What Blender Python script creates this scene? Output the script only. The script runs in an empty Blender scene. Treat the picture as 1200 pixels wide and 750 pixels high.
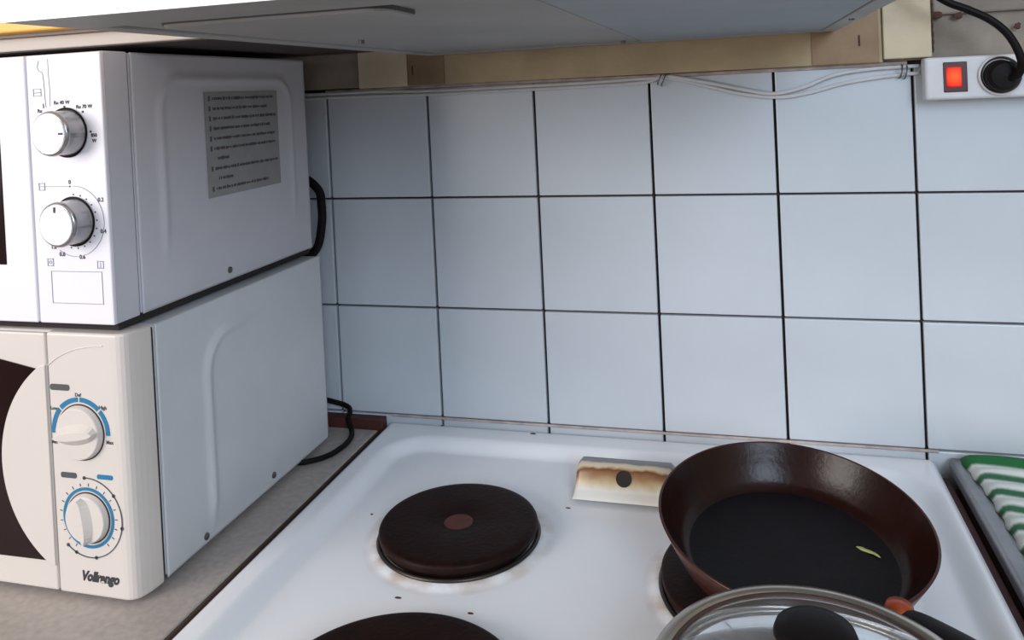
import bpy, bmesh, math, random
from mathutils import Vector, Matrix
random.seed(7)
C = bpy.context.scene
COL = C.collection

# ------------------------------------------------------------------ camera
CAM_LOC = Vector((0.48165, -0.89353, 1.29450))
rt = Vector((0.96256136, 0.26701428, -0.0466797))
up = Vector((0.04070988, 0.02785293, 0.99878272))
fw = Vector((-0.26798942, 0.96328998, -0.01594003))
cd = bpy.data.cameras.new('camera')
cd.sensor_width = 36.0
cd.lens = 955 / 1200 * 36.0
cd.shift_y = -(375 - 121.14) / 1200
cd.clip_start = 0.02
cam = bpy.data.objects.new('camera', cd)
M = Matrix((rt, up, -fw)).transposed().to_4x4()
M.translation = CAM_LOC
cam.matrix_world = M
COL.objects.link(cam)
C.camera = cam

# ------------------------------------------------------------------ world, light, exposure
w = bpy.data.worlds.new('world'); C.world = w; w.use_nodes = True
w.node_tree.nodes['Background'].inputs['Color'].default_value = (0.86, 0.90, 1.0, 1)
w.node_tree.nodes['Background'].inputs['Strength'].default_value = 0.26

def area(name, loc, target, sx, sy, power, color):
    l = bpy.data.lights.new(name, 'AREA'); l.shape = 'RECTANGLE'; l.size = sx; l.size_y = sy
    l.energy = power; l.color = color
    o = bpy.data.objects.new(name, l); COL.objects.link(o); o.location = loc
    o.rotation_euler = (Vector(target) - Vector(loc)).to_track_quat('-Z', 'Y').to_euler()
    return o
area('window_daylight', (-1.25, -2.05, 1.65), (0.3, 0.0, 1.05), 1.2, 1.1, 40, (1.0, 0.95, 0.93))
area('cool_fill_right', (1.35, -2.1, 1.9), (0.6, -0.1, 1.0), 0.8, 0.9, 23, (0.66, 0.82, 1.0))  # added cool fill from the right, brightens microwave sides, tints tiles blue
C.view_settings.view_transform = 'Standard'
C.view_settings.look = 'None'
C.view_settings.gamma = 1
C.view_settings.use_curve_mapping = False
C.view_settings.exposure = 0.22

# ------------------------------------------------------------------ materials
def mat(name, col, rough=0.5, metal=0.0, noise=0.0, nscale=30.0, bump=0.0, bscale=200.0, emit=None, estr=0.0, spec=0.5, coat=0.0, col2=None):
    m = bpy.data.materials.new(name); m.use_nodes = True
    nt = m.node_tree; b = nt.nodes['Principled BSDF']
    b.inputs['Base Color'].default_value = (*col, 1)
    b.inputs['Roughness'].default_value = rough
    b.inputs['Metallic'].default_value = metal
    b.inputs['Specular IOR Level'].default_value = spec
    b.inputs['Coat Weight'].default_value = coat
    tc = nt.nodes.new('ShaderNodeTexCoord')
    if noise > 0:
        n = nt.nodes.new('ShaderNodeTexNoise'); n.inputs['Scale'].default_value = nscale
        n.inputs['Detail'].default_value = 6
        nt.links.new(tc.outputs['Object'], n.inputs['Vector'])
        r = nt.nodes.new('ShaderNodeValToRGB')
        r.color_ramp.elements[0].position = 0.3; r.color_ramp.elements[1].position = 0.72
        c2 = col2 or tuple(c * (1 - noise) for c in col)
        r.color_ramp.elements[0].color = (*c2, 1); r.color_ramp.elements[1].color = (*col, 1)
        nt.links.new(n.outputs['Fac'], r.inputs['Fac'])
        nt.links.new(r.outputs['Color'], b.inputs['Base Color'])
    if bump > 0:
        n = nt.nodes.new('ShaderNodeTexNoise'); n.inputs['Scale'].default_value = bscale; n.inputs['Detail'].default_value = 4
        nt.links.new(tc.outputs['Object'], n.inputs['Vector'])
        bp = nt.nodes.new('ShaderNodeBump'); bp.inputs['Strength'].default_value = bump; bp.inputs['Distance'].default_value = 0.001
        nt.links.new(n.outputs['Fac'], bp.inputs['Height']); nt.links.new(bp.outputs['Normal'], b.inputs['Normal'])
    if emit:
        b.inputs['Emission Color'].default_value = (*emit, 1); b.inputs['Emission Strength'].default_value = estr
    return m

MT = {}
MT['tile'] = mat('glazed_tile', (0.54, 0.575, 0.615), 0.28, noise=0.07, nscale=9, bump=0.15, bscale=25, coat=0.0)
MT['grout'] = mat('dark_grout', (0.045, 0.025, 0.022), 0.9, noise=0.4, nscale=60)
MT['caulk'] = mat('stained_caulk', (0.55, 0.45, 0.42), 0.6, noise=0.5, nscale=50)
MT['plaster'] = mat('greasy_plaster', (0.34, 0.29, 0.24), 0.8, noise=0.45, nscale=18, bump=0.5)
MT['walls'] = mat('painted_wall', (0.6, 0.56, 0.5), 0.8, noise=0.1, nscale=5)
MT['floor'] = mat('vinyl_floor', (0.3, 0.24, 0.19), 0.5, noise=0.2, nscale=12)
MT['ceiling'] = mat('ceiling_paint', (0.75, 0.74, 0.7), 0.9)
MT['counter'] = mat('laminate_worktop', (0.42, 0.37, 0.34), 0.4, noise=0.22, nscale=160)
MT['counteredge'] = mat('dark_worktop_edge', (0.05, 0.025, 0.02), 0.7)
MT['redwood'] = mat('red_brown_strip', (0.10, 0.022, 0.016), 0.6, noise=0.5, nscale=30)
MT['carcass'] = mat('cabinet_board', (0.47, 0.41, 0.36), 0.5)
MT['underside'] = mat('cabinet_underside_shade', (0.035, 0.022, 0.018), 0.7)  # near-black brown stands in for the shade under the wall cabinet
MT['orange'] = mat('orange_door', (0.85, 0.42, 0.04), 0.4, noise=0.15, nscale=10)
MT['whiteplastic'] = mat('white_plastic', (0.73, 0.71, 0.76), 0.35)
MT['whitemetal'] = mat('white_painted_metal', (0.54, 0.53, 0.57), 0.42, noise=0.05, nscale=25, bump=0.1, bscale=300)
MT['panelside'] = MT['whiteplastic']
MT['cream'] = mat('cream_plastic', (0.60, 0.545, 0.50), 0.4)
MT['lightmetal'] = mat('light_grey_painted_metal', (0.56, 0.57, 0.59), 0.42, noise=0.05, nscale=25, bump=0.1, bscale=300)
MT['darkglass'] = mat('dark_window_glass', (0.012, 0.004, 0.004), 0.15, spec=0.15)
MT['black'] = mat('black_plastic', (0.007, 0.005, 0.005), 0.5, spec=0.12)
MT['gap'] = mat('black_gap', (0.02, 0.015, 0.013), 0.9)
MT['chrome'] = mat('knob_silver', (0.36, 0.36, 0.37), 0.25, metal=0.85)
MT['knobface'] = mat('knob_face', (0.86, 0.86, 0.9), 0.35)
MT['ink'] = mat('black_ink', (0.03, 0.03, 0.035), 0.6)
MT['greyink'] = mat('grey_ink', (0.28, 0.27, 0.32), 0.6)
MT['blueink'] = mat('blue_ink', (0.005, 0.15, 0.30), 0.5)
MT['pill'] = mat('dark_pill', (0.06, 0.065, 0.07), 0.6)
MT['label'] = mat('grey_label', (0.29, 0.29, 0.29), 0.6, noise=0.15, nscale=60)
MT['labelink'] = mat('label_ink', (0.085, 0.07, 0.075), 0.7)
MT['screw'] = mat('screw_metal', (0.16, 0.15, 0.15), 0.35, metal=0.9)
MT['iron'] = mat('cast_iron', (0.016, 0.0050, 0.0036), 0.5, spec=0.12, noise=0.5, nscale=60, bump=0.4, bscale=250)
MT['iron_dot'] = mat('rusty_centre', (0.09, 0.022, 0.012), 0.6, noise=0.5, nscale=90)
MT['ring'] = mat('hotplate_rim', (0.045, 0.035, 0.032), 0.35, metal=0.7)
MT['steel'] = mat('brushed_steel', (0.30, 0.30, 0.31), 0.34, metal=0.8, noise=0.25, nscale=40)
MT['rimsteel'] = mat('lid_rim_steel', (0.62, 0.55, 0.48), 0.25, metal=0.9, noise=0.3, nscale=14)
MT['potsteel'] = mat('pot_steel', (0.62, 0.63, 0.65), 0.3, metal=0.8)
MT['hood'] = mat('hood_underside_grey', (0.33, 0.325, 0.315), 0.5, noise=0.22, nscale=9)
MT['hoodfilter'] = mat('hood_filter_grey', (0.27, 0.31, 0.345), 0.5, noise=0.15, nscale=12)
MT['hoodwhite'] = mat('hood_white', (0.9, 0.9, 0.9), 0.35)
MT['batten'] = mat('tan_board', (0.44, 0.33, 0.19), 0.6, noise=0.25, nscale=25, bump=0.3)
MT['battenlight'] = mat('cream_board', (0.66, 0.55, 0.38), 0.6, noise=0.2, nscale=22, bump=0.3)
MT['battenbrown'] = mat('brown_board', (0.32, 0.20, 0.11), 0.6, noise=0.35, nscale=25, bump=0.3)
MT['rust'] = mat('rust_mark', (0.10, 0.04, 0.025), 0.8, noise=0.5, nscale=90)
MT['socket'] = mat('socket_plastic', (0.64, 0.63, 0.64), 0.4, noise=0.12, nscale=40)
MT['socketdark'] = mat('socket_recess', (0.10, 0.075, 0.07), 0.5)
MT['switchdark'] = mat('switch_frame', (0.05, 0.006, 0.006), 0.4)
MT['clear'] = mat('clear_cable', (0.60, 0.59, 0.59), 0.3, noise=0.15, nscale=40)
MT['panin'] = mat('pan_nonstick', (0.008, 0.0058, 0.0078), 0.42, spec=0.14, noise=0.35, nscale=30, bump=0.2, bscale=220)
MT['panwall'] = mat('pan_brown_wall', (0.018, 0.0044, 0.0028), 0.28, spec=0.24, noise=0.4, nscale=25, bump=0.2, bscale=220)
MT['panout'] = mat('pan_copper_outside', (0.055, 0.013, 0.007), 0.35, metal=0.2)
MT['copper'] = mat('orange_bracket', (0.36, 0.06, 0.015), 0.35, metal=0.3)
MT['scrap'] = mat('herb_scrap', (0.34, 0.36, 0.12), 0.6)

def enamel():
    m = mat('white_enamel', (0.84, 0.85, 0.885), 0.24, coat=0.0)
    nt = m.node_tree; b = nt.nodes['Principled BSDF']
    tc = nt.nodes.new('ShaderNodeTexCoord'); sep = nt.nodes.new('ShaderNodeVectorMath'); sep.operation = 'MULTIPLY'
    sep.inputs[1].default_value = (1, 1, 0)
    nt.links.new(tc.outputs['Object'], sep.inputs[0])
    cur = None
    # burnt-on rusty ring of its own round every hotplate and the vent
    for (x, y, r) in HP:
        d = nt.nodes.new('ShaderNodeVectorMath'); d.operation = 'DISTANCE'; d.inputs[1].default_value = (x, y, 0)
        nt.links.new(sep.outputs[0], d.inputs[0])
        mr = nt.nodes.new('ShaderNodeMapRange'); mr.inputs['From Min'].default_value = r + 0.001; mr.inputs['From Max'].default_value = r + 0.017
        mr.inputs['To Min'].default_value = 1; mr.inputs['To Max'].default_value = 0
        nt.links.new(d.outputs['Value'], mr.inputs['Value'])
        if cur is None: cur = mr.outputs[0]
        else:
            mx = nt.nodes.new('ShaderNodeMath'); mx.operation = 'MAXIMUM'
            nt.links.new(cur, mx.inputs[0]); nt.links.new(mr.outputs[0], mx.inputs[1]); cur = mx.outputs[0]
    n = nt.nodes.new('ShaderNodeTexNoise'); n.inputs['Scale'].default_value = 28; n.inputs['Detail'].default_value = 5
    nt.links.new(tc.outputs['Object'], n.inputs['Vector'])
    r1 = nt.nodes.new('ShaderNodeMapRange'); r1.inputs['From Min'].default_value = 0.42; r1.inputs['From Max'].default_value = 0.66
    nt.links.new(n.outputs['Fac'], r1.inputs['Value'])
    mu = nt.nodes.new('ShaderNodeMath'); mu.operation = 'MULTIPLY'
    nt.links.new(cur, mu.inputs[0]); nt.links.new(r1.outputs[0], mu.inputs[1])
    mix = nt.nodes.new('ShaderNodeMix'); mix.data_type = 'RGBA'
    mix.inputs[6].default_value = (0.84, 0.85, 0.885, 1); mix.inputs[7].default_value = (0.42, 0.27, 0.15, 1)
    nt.links.new(mu.outputs[0], mix.inputs[0]); nt.links.new(mix.outputs[2], b.inputs['Base Color'])
    return m
HP = [(0.2240, -0.2115, 0.0708), (0.251, -0.4265, 0.0895), (0.497, -0.240, 0.090), (0.478, -0.435, 0.0700)]
MT['enamel'] = enamel()

def glass():
    m = bpy.data.materials.new('lid_glass'); m.use_nodes = True
    b = m.node_tree.nodes['Principled BSDF']
    b.inputs['Base Color'].default_value = (0.80, 0.84, 0.86, 1); b.inputs['Roughness'].default_value = 0.06
    b.inputs['Transmission Weight'].default_value = 0.9; b.inputs['IOR'].default_value = 0.955
    return m
MT['glass'] = glass()

def redlight():
    m = mat('switch_glow', (0.25, 0.0, 0.0), 0.4, spec=0.2)
    nt = m.node_tree; b = nt.nodes['Principled BSDF']
    tc = nt.nodes.new('ShaderNodeTexCoord')
    d = nt.nodes.new('ShaderNodeVectorMath'); d.operation = 'DISTANCE'; d.inputs[1].default_value = (0.6815, -0.0295, 1.288)
    nt.links.new(tc.outputs['Object'], d.inputs[0])
    mr = nt.nodes.new('ShaderNodeMapRange'); mr.inputs['From Min'].default_value = 0; mr.inputs['From Max'].default_value = 0.011
    nt.links.new(d.outputs['Value'], mr.inputs['Value'])
    r = nt.nodes.new('ShaderNodeValToRGB')
    r.color_ramp.elements[0].color = (1, 0.10, 0.02, 1); r.color_ramp.elements[1].color = (0.40, 0.0, 0.0, 1)
    nt.links.new(mr.outputs[0], r.inputs['Fac'])
    nt.links.new(r.outputs['Color'], b.inputs['Emission Color']); b.inputs['Emission Strength'].default_value = 1.3
    return m
MT['red'] = redlight()

def towel():
    m = mat('striped_towel', (0.7, 0.72, 0.68), 0.95, bump=0.8, bscale=500)
    nt = m.node_tree; b = nt.nodes['Principled BSDF']
    uv = nt.nodes.new('ShaderNodeUVMap'); uv.uv_map = 'UVMap'
    sx = nt.nodes.new('ShaderNodeSeparateXYZ'); nt.links.new(uv.outputs[0], sx.inputs[0])
    # v = distance from the back edge in metres * 10
    r = nt.nodes.new('ShaderNodeValToRGB'); r.color_ramp.interpolation = 'LINEAR'
    els = r.color_ramp.elements
    W = (0.66, 0.69, 0.66, 1); G = (0.012, 0.13, 0.035, 1); G2 = (0.03, 0.12, 0.06, 1)
    els[0].position = 0; els[0].color = G
    els[1].position = 1; els[1].color = W
    def st(a, bb, col):
        for p, c in ((a - 0.006, W), (a + 0.003, col), (bb - 0.003, col), (bb + 0.006, W)):
            e = els.new(p); e.color = c
    e = els.new(0.078); e.color = G; e = els.new(0.090); e.color = W
    for k in range(6):
        c = 0.172 + k * 0.0967
        st(c - 0.010, c + 0.010, G2)
    nt.links.new(sx.outputs['Y'], r.inputs['Fac'])
    nt.links.new(r.outputs['Color'], b.inputs['Base Color'])
    return m
MT['towel'] = towel()

# ------------------------------------------------------------------ helpers
def obj(name, bm, m, parent=None, smooth=False):
    me = bpy.data.meshes.new(name)
    bmesh.ops.recalc_face_normals(bm, faces=bm.faces[:])
    bm.to_mesh(me); bm.free()
    if smooth:
        for p in me.polygons: p.use_smooth = True
    me.materials.append(MT[m] if isinstance(m, str) else m)
    o = bpy.data.objects.new(name, me); COL.objects.link(o)
    if parent is not None:
        o.parent = parent
        o.matrix_parent_inverse = parent.matrix_world.inverted()
    return o
def thing(name, label, cat, loc=(0, 0, 0), group=None):
    o = bpy.data.objects.new(name, None); COL.objects.link(o); o.location = loc
    o.matrix_world = Matrix.Translation(loc); o.empty_display_size = 0.03
    o['label'] = label; o['category'] = cat
    if group: o['group'] = group
    return o
def tag(o, label, cat, group=None):
    o['label'] = label; o['category'] = cat
    if group: o['group'] = group
    return o
def struct(name, bm, m, label=None, cat=None):
    o = obj(name, bm, m); o['kind'] = 'structure'
    o['label'] = label or name; o['category'] = cat or name.split('_')[0]
    return o
def box(bm, x0, x1, y0, y1, z0, z1, bev=0.0, seg=2):
    r = bmesh.ops.create_cube(bm, size=1.0)
    vs = r['verts']
    for v in vs:
        v.co = Vector(((x0 + x1) / 2 + v.co.x * (x1 - x0), (y0 + y1) / 2 + v.co.y * (y1 - y0), (z0 + z1) / 2 + v.co.z * (z1 - z0)))
    if bev > 0:
        es = list({e for v in vs for e in v.link_edges})
        bmesh.ops.bevel(bm, geom=es, offset=bev, segments=seg, affect='EDGES', profile=0.5)
    return bm
def B(*a, **k): return box(bmesh.new(), *a, **k)
def lathe(bm, prof, c, n=64, axis='Z', closed=False):
    """prof: list of (r, h)."""
    rings = []
    for (r, h) in prof:
        ring = []
        if r < 1e-6:
            p = (0, 0, h)
            ring = [bm.verts.new(p)]
        else:
            for i in range(n):
                a = 2 * math.pi * i / n
                ring.append(bm.verts.new((r * math.cos(a), r * math.sin(a), h)))
        rings.append(ring)
    pairs = list(zip(rings[:-1], rings[1:]))
    if closed: pairs.append((rings[-1], rings[0]))
    for a, b in pairs:
        for i in range(n):
            j = (i + 1) % n
            if len(a) == 1 and len(b) == 1: continue
            if len(a) == 1: bm.faces.new((a[0], b[i], b[j]))
            elif len(b) == 1: bm.faces.new((a[i], a[j], b[0]))
            else: bm.faces.new((a[i], a[j], b[j], b[i]))
    vs = [v for r in rings for v in r]
    if axis == '-Y':      # height runs towards -y
        for v in vs: v.co = Vector((v.co.x, -v.co.z, v.co.y))
    elif axis == 'X':
        for v in vs: v.co = Vector((v.co.z, v.co.x, v.co.y))
    for v in vs: v.co += Vector(c)
    return vs
def L(prof, c, **k):
    bm = bmesh.new(); lathe(bm, prof, c, **k); return bm
def catmull(pts, n=8):
    P = [Vector(p) for p in pts]; P = [P[0] * 2 - P[1]] + P + [P[-1] * 2 - P[-2]]
    out = []
    for i in range(1, len(P) - 2):
        for k in range(n):
            t = k / n; a, b, c, d = P[i - 1:i + 3]
            out.append(0.5 * ((2 * b) + (c - a) * t + (2 * a - 5 * b + 4 * c - d) * t * t + (-a + 3 * b - 3 * c + d) * t ** 3))
    out.append(P[-2]); return out
def tube(bm, pts, r, n=10, sm=8):
    path = catmull(pts, sm) if sm else [Vector(p) for p in pts]
    rings = []; prev = None
    for i, p in enumerate(path):
        t = (path[min(i + 1, len(path) - 1)] - path[max(i - 1, 0)]).normalized()
        ref = prev if prev is not None else (Vector((0, 0, 1)) if abs(t.z) < 0.9 else Vector((1, 0, 0)))
        u = (ref - t * ref.dot(t)).normalized(); v = t.cross(u); prev = u
        rr = r(i / (len(path) - 1)) if callable(r) else r
        rings.append([bm.verts.new(p + (u * math.cos(2 * math.pi * k / n) + v * math.sin(2 * math.pi * k / n)) * rr) for k in range(n)])
    for a, b in zip(rings[:-1], rings[1:]):
        for k in range(n):
            bm.faces.new((a[k], a[(k + 1) % n], b[(k + 1) % n], b[k]))
    bm.faces.new(rings[0][::-1]); bm.faces.new(rings[-1])
    return bm
def T(pts, r, **k): return tube(bmesh.new(), pts, r, **k)
def prism_xz(bm, poly, y0, y1):
    """outline in the x-z plane, extruded from y0 to y1."""
    a = [bm.verts.new((x, y0, z)) for x, z in poly]; b = [bm.verts.new((x, y1, z)) for x, z in poly]
    bm.faces.new(a); bm.faces.new(b[::-1])
    for i in range(len(poly)):
        j = (i + 1) % len(poly); bm.faces.new((a[i], b[i], b[j], a[j]))
    return bm
def prism_xy(bm, poly, z0, z1):
    a = [bm.verts.new((x, y, z0)) for x, y in poly]; b = [bm.verts.new((x, y, z1)) for x, y in poly]
    bm.faces.new(a); bm.faces.new(b[::-1])
    for i in range(len(poly)):
        j = (i + 1) % len(poly); bm.faces.new((a[i], b[i], b[j], a[j]))
    return bm
def arc_band(bm, cx, cz, r0, r1, a0, a1, y, th=0.0004, n=40):
    """flat ring sector on a front panel (degrees, 0 = up, clockwise)."""
    o = []; i_ = []
    for k in range(n + 1):
        a = math.radians(a0 + (a1 - a0) * k / n)
        o.append((cx + r1 * math.sin(a), cz + r1 * math.cos(a))); i_.append((cx + r0 * math.sin(a), cz + r0 * math.cos(a)))
    for k in range(n):
        prism_xz(bm, [o[k], o[k + 1], i_[k + 1], i_[k]], y, y - th)
def text(bm, s, x, z, size, y, shear=0.0, bold=0.0, align='CENTER', rot=None, sx=1.0):
    cu = bpy.data.curves.new('t', 'FONT'); cu.body = s; cu.size = size; cu.extrude = 0.0002; cu.shear = shear
    cu.offset = bold; cu.align_x = align; cu.align_y = 'CENTER'; cu.resolution_u = 3
    o = bpy.data.objects.new('t', cu); COL.objects.link(o)
    bpy.context.view_layer.update()
    me = bpy.data.meshes.new_from_object(o)
    if rot == 'X':   # on a face that looks towards +x
        for v in me.vertices: c = v.co.copy(); v.co = Vector((x + c.z, y + c.x * sx, z + c.y))
    else:
        for v in me.vertices: c = v.co.copy(); v.co = Vector((x + c.x * sx, y - c.z, z + c.y))
    bm.from_mesh(me)
    bpy.data.objects.remove(o); bpy.data.curves.remove(cu); bpy.data.meshes.remove(me)
def sstep(t):
    t = max(0.0, min(1.0, t)); return t * t * (3 - 2 * t)

# ------------------------------------------------------------------ setting
XL, XR, YB, YF, ZC = -1.75, 1.75, 0.0, -2.7, 2.5
wall = struct('wall_back', B(XL, XR, 0.006, 0.12, 0, ZC), 'grout', 'back wall of white tiles with dark joints', 'wall')
struct('wall_left', B(XL - 0.1, XL, YF, 0.12, 0, ZC), 'walls', 'plain painted wall at the left', 'wall')
struct('wall_right', B(XR, XR + 0.1, YF, 0.12, 0, ZC), 'walls', 'plain painted wall at the right', 'wall')
struct('floor', B(XL - 0.1, XR + 0.1, YF, 0.12, -0.05, 0), 'floor', 'kitchen floor', 'floor')
struct('ceiling', B(XL - 0.1, XR + 0.1, YF, 0.12, ZC, ZC + 0.05), 'ceiling', 'kitchen ceiling', 'ceiling')
# plaster above the tiles
o = obj('plaster', B(XL, XR, -0.002, 0.007, 1.306, ZC, bev=0), 'plaster', wall)
obj('plaster', B(0.669, XR, -0.008, -0.001, 1.349, ZC, bev=0.002), 'plaster', wall)
xs = [0.0, 0.13, 0.2587, 0.3884, 0.5174, 0.65]
xs = [0.0 - 0.13 * k for k in range(8, 0, -1)] + xs + [0.65 + 0.13 * k for k in range(1, 9)]
zs = [1.303, 1.173, 1.043, 0.913, 0.783]
tile_src = {}
for i in range(len(xs) - 1):
    for j in range(4):
        x0, x1, z1, z0 = xs[i] + 0.0014, xs[i + 1] - 0.0014, zs[j] - 0.0011, zs[j + 1] + 0.0011
        key = (round(x1 - x0, 4), round(z1 - z0, 4))
        if key not in tile_src:
            wd, hd = key
            bm = B(-wd / 2, wd / 2, 0, 0.0085, -hd / 2, hd / 2, bev=0.0011, seg=2)
            me = bpy.data.meshes.new('tile'); bmesh.ops.recalc_face_normals(bm, faces=bm.faces[:]); bm.to_mesh(me); bm.free()
            me.materials.append(MT['tile']); tile_src[key] = me
        t = bpy.data.objects.new('tile', tile_src[key]); COL.objects.link(t)
        t.parent = wall
        t.location = ((x0 + x1) / 2, random.uniform(-0.0003, 0.0003), (z0 + z1) / 2)
        t.rotation_euler = (random.uniform(-0.003, 0.003), 0, random.uniform(-0.003, 0.003))
# stained caulk line where the tiles meet the cooker
obj('caulk', T([(0.066, -0.0012, 0.9125), (0.2, -0.0012, 0.9125), (0.4, -0.0012, 0.9125), (0.66, -0.0012, 0.9125)], 0.0016, n=8), 'caulk', wall)
obj('caulk', T([(0.0, -0.001, 1.3025), (0.2, -0.001, 1.3035), (0.4, -0.001, 1.3025), (0.645, -0.001, 1.3035)], 0.0022, n=8), 'caulk', wall)

# boards that close the gap between the tiles and the range hood
fb = thing('filler_board', 'long tan board on the wall above the tiles under the range hood', 'board', (0.35, -0.008, 1.304))
obj('board', B(0.1125, 0.6215, -0.012, -0.0025, 1.305, 1.3700, bev=0.001), 'batten', fb)
cb = obj('board_end', B(0.050, 0.112, -0.0135, -0.0025, 1.305, 1.3700, bev=0.001), 'battenlight', fb); cb['label'] = 'cream board end'
o = obj('board_piece', B(0.1135, 0.158, -0.0135, -0.0122, 1.3055, 1.3698, bev=0.0004), 'battenbrown', fb); o['label'] = 'brown stained piece'
o = obj('board_piece', B(0.555, 0.618, -0.0135, -0.0122, 1.3055, 1.3698, bev=0.0004), 'battenbrown', fb); o['label'] = 'brown stained piece'
for (x, z) in ((0.119, 1.323), (0.600, 1.328)):
    o = obj('nail_slot', B(x - 0.0009, x + 0.0009, -0.0142, -0.0134, z - 0.0055, z + 0.0055, bev=0.0003), 'rust', fb); o['label'] = 'dark vertical slot'
ub = thing('upright_board', 'cream upright board on the wall left of the socket strip', 'board', (0.643, -0.01, 1.307))
obj('board', B(0.622, 0.6655, -0.016, -0.0025, 1.308, 1.47, bev=0.0012), 'battenlight', ub)
o = obj('rust_edge', T([(0.6665, -0.0125, 1.312), (0.6672, -0.0125, 1.325), (0.6668, -0.0125, 1.34), (0.6675, -0.0125, 1.36)], lambda t: 0.0008 + 0.0006 * math.sin(t * 17) ** 2, n=8), 'rust', ub); o['label'] = 'rusty edge line'
# rusty chips in the plaster
bm = bmesh.new()
for (x, z, sx, sz) in ((0.671, 1.349, 0.006, 0.0035), (0.691, 1.347, 0.005, 0.0035), (0.742, 1.334, 0.003, 0.003)):
    vs = lathe(bm, [(0, 0.0012), (0.7, 0.001), (1, 0.0)], (0, 0, 0), n=11, axis='-Y')
    for v in vs:
        k = 1 + 0.25 * math.sin(v.co.x * 31 + v.co.z * 17 + x * 99)
        v.co = Vector((x + v.co.x * sx * k, -0.0082 + v.co.y, z + v.co.z * sz * k))
o = obj('rust_chips', bm, 'rust', wall); o['kind'] = 'stuff'

# ------------------------------------------------------------------ worktop on the left with its base cabinet
ct = thing('worktop', 'beige grey laminate worktop under the two stacked microwaves', 'worktop', (-0.5, -0.3, 0.86))
obj('slab', B(XL + 0.005, 0.0545, -0.60, -0.016, 0.862, 0.900, bev=0.002), 'counter', ct)
o = obj('edge_strip', B(0.0548, 0.0572, -0.60, -0.016, 0.862, 0.8995), 'counteredge', ct); o['label'] = 'dark worktop edge'
o = obj('back_strip', B(XL + 0.005, 0.0595, -0.0155, -0.0015, 0.862, 0.9115, bev=0.001), 'redwood', ct); o['label'] = 'dark red wall strip'
bc = thing('base_cabinet', 'base cabinet under the beige worktop left of the cooker', 'cabinet', (-0.5, -0.3, 0))
obj('body', B(XL + 0.01, 0.053, -0.57, -0.01, 0.10, 0.861), 'carcass', bc)
obj('plinth', B(XL + 0.01, 0.053, -0.52, -0.01, 0.0, 0.099), 'gap', bc)
for k in range(3):
    x0 = XL + 0.012 + k * 0.597
    d = obj('door', B(x0, x0 + 0.59, -0.589, -0.571, 0.105, 0.855, bev=0.002), 'orange', bc)
    obj('handle', T([(x0 + 0.5, -0.591, 0.8), (x0 + 0.5, -0.61, 0.8), (x0 + 0.4, -0.61, 0.8), (x0 + 0.4, -0.591, 0.8)], 0.004, sm=3), 'steel', d)

# ------------------------------------------------------------------ cooker
ck = thing('cooker', 'white enamelled electric cooker with four black hotplates', 'cooker', (0.36, -0.3, 0))
SX0, SX1, SY0, SY1, SZ = 0.0635, 0.6555, -0.60, -0.0025, 0.9005
def topz(x, y):
    # raised border running round a shallow pressed well
    d = min(x - (SX0 + 0.010), (SX1 - 0.006) - x, (SY1 - 0.012) - y, y - (SY0 + 0.010))
    # rounded inside corner
    cx = max((SX0 + 0.075) - x, x - (SX1 - 0.060), 0); cy = max(y - (SY1 - 0.085), (SY0 + 0.075) - y, 0)
    dd = 0.052 - math.hypot(cx, cy)
    dd = min(dd, 0.05)
    z = 0.9065 if True else 0
    well = sstep((dd + 0.002) / 0.022)
    z = 0.9065 - 0.0105 * well
    # small roll-over at the outer edges
    e = min(x - SX0, SX1 - x, SY1 - y, y - SY0)
    if e < 0.006: z -= 0.0045 * (1 - sstep(e / 0.006))
    # raised collars that carry the plates
    for (hx, hy, r) in HP:
        t = math.hypot(x - hx, y - hy) - r
        z += 0.0022 * sstep(1 - (t - 0.002) / 0.010) if t > -0.05 else 0.0022
    return z
bm = bmesh.new(); NX, NY = 230, 230
g = [[bm.verts.new((SX0 + (SX1 - SX0) * i / NX, SY0 + (SY1 - SY0) * j / NY, topz(SX0 + (SX1 - SX0) * i / NX, SY0 + (SY1 - SY0) * j / NY))) for j in range(NY + 1)] for i in range(NX + 1)]
for i in range(NX):
    for j in range(NY): bm.faces.new((g[i][j], g[i + 1][j], g[i + 1][j + 1], g[i][j + 1]))
edge = [g[i][0] for i in range(NX + 1)] + [g[NX][j] for j in range(1, NY + 1)] + [g[i][NY] for i in range(NX - 1, -1, -1)] + [g[0][j] for j in range(NY - 1, 0, -1)]
low = [bm.verts.new((v.co.x, v.co.y, 0.862)) for v in edge]
for i in range(len(edge)):
    j = (i + 1) % len(edge); bm.faces.new((edge[i], low[i], low[j], edge[j]))
bm.faces.new(low)
obj('cooktop', bm, 'enamel', ck, smooth=True)
obj('body', B(SX0 + 0.002, SX1 - 0.002, -0.585, -0.004, 0.10, 0.8615, bev=0.003), 'hoodwhite', ck)
obj('plinth', B(SX0 + 0.01, SX1 - 0.01, -0.54, -0.02, 0.0, 0.0995), 'black', ck)
od = obj('oven_door', B(SX0 + 0.006, SX1 - 0.006, -0.606, -0.586, 0.20, 0.74, bev=0.004), 'hoodwhite', ck)
obj('window', B(SX0 + 0.09, SX1 - 0.09, -0.6085, -0.6062, 0.32, 0.60, bev=0.001), 'darkglass', od)
obj('handle', T([(SX0 + 0.08, -0.607, 0.70), (SX0 + 0.08, -0.635, 0.70), (SX1 - 0.08, -0.635, 0.70), (SX1 - 0.08, -0.607, 0.70)], 0.007, sm=4), 'steel', od)
cp = obj('control_panel', B(SX0 + 0.006, SX1 - 0.006, -0.602, -0.586, 0.75, 0.86, bev=0.003), 'hoodwhite', ck)
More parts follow.
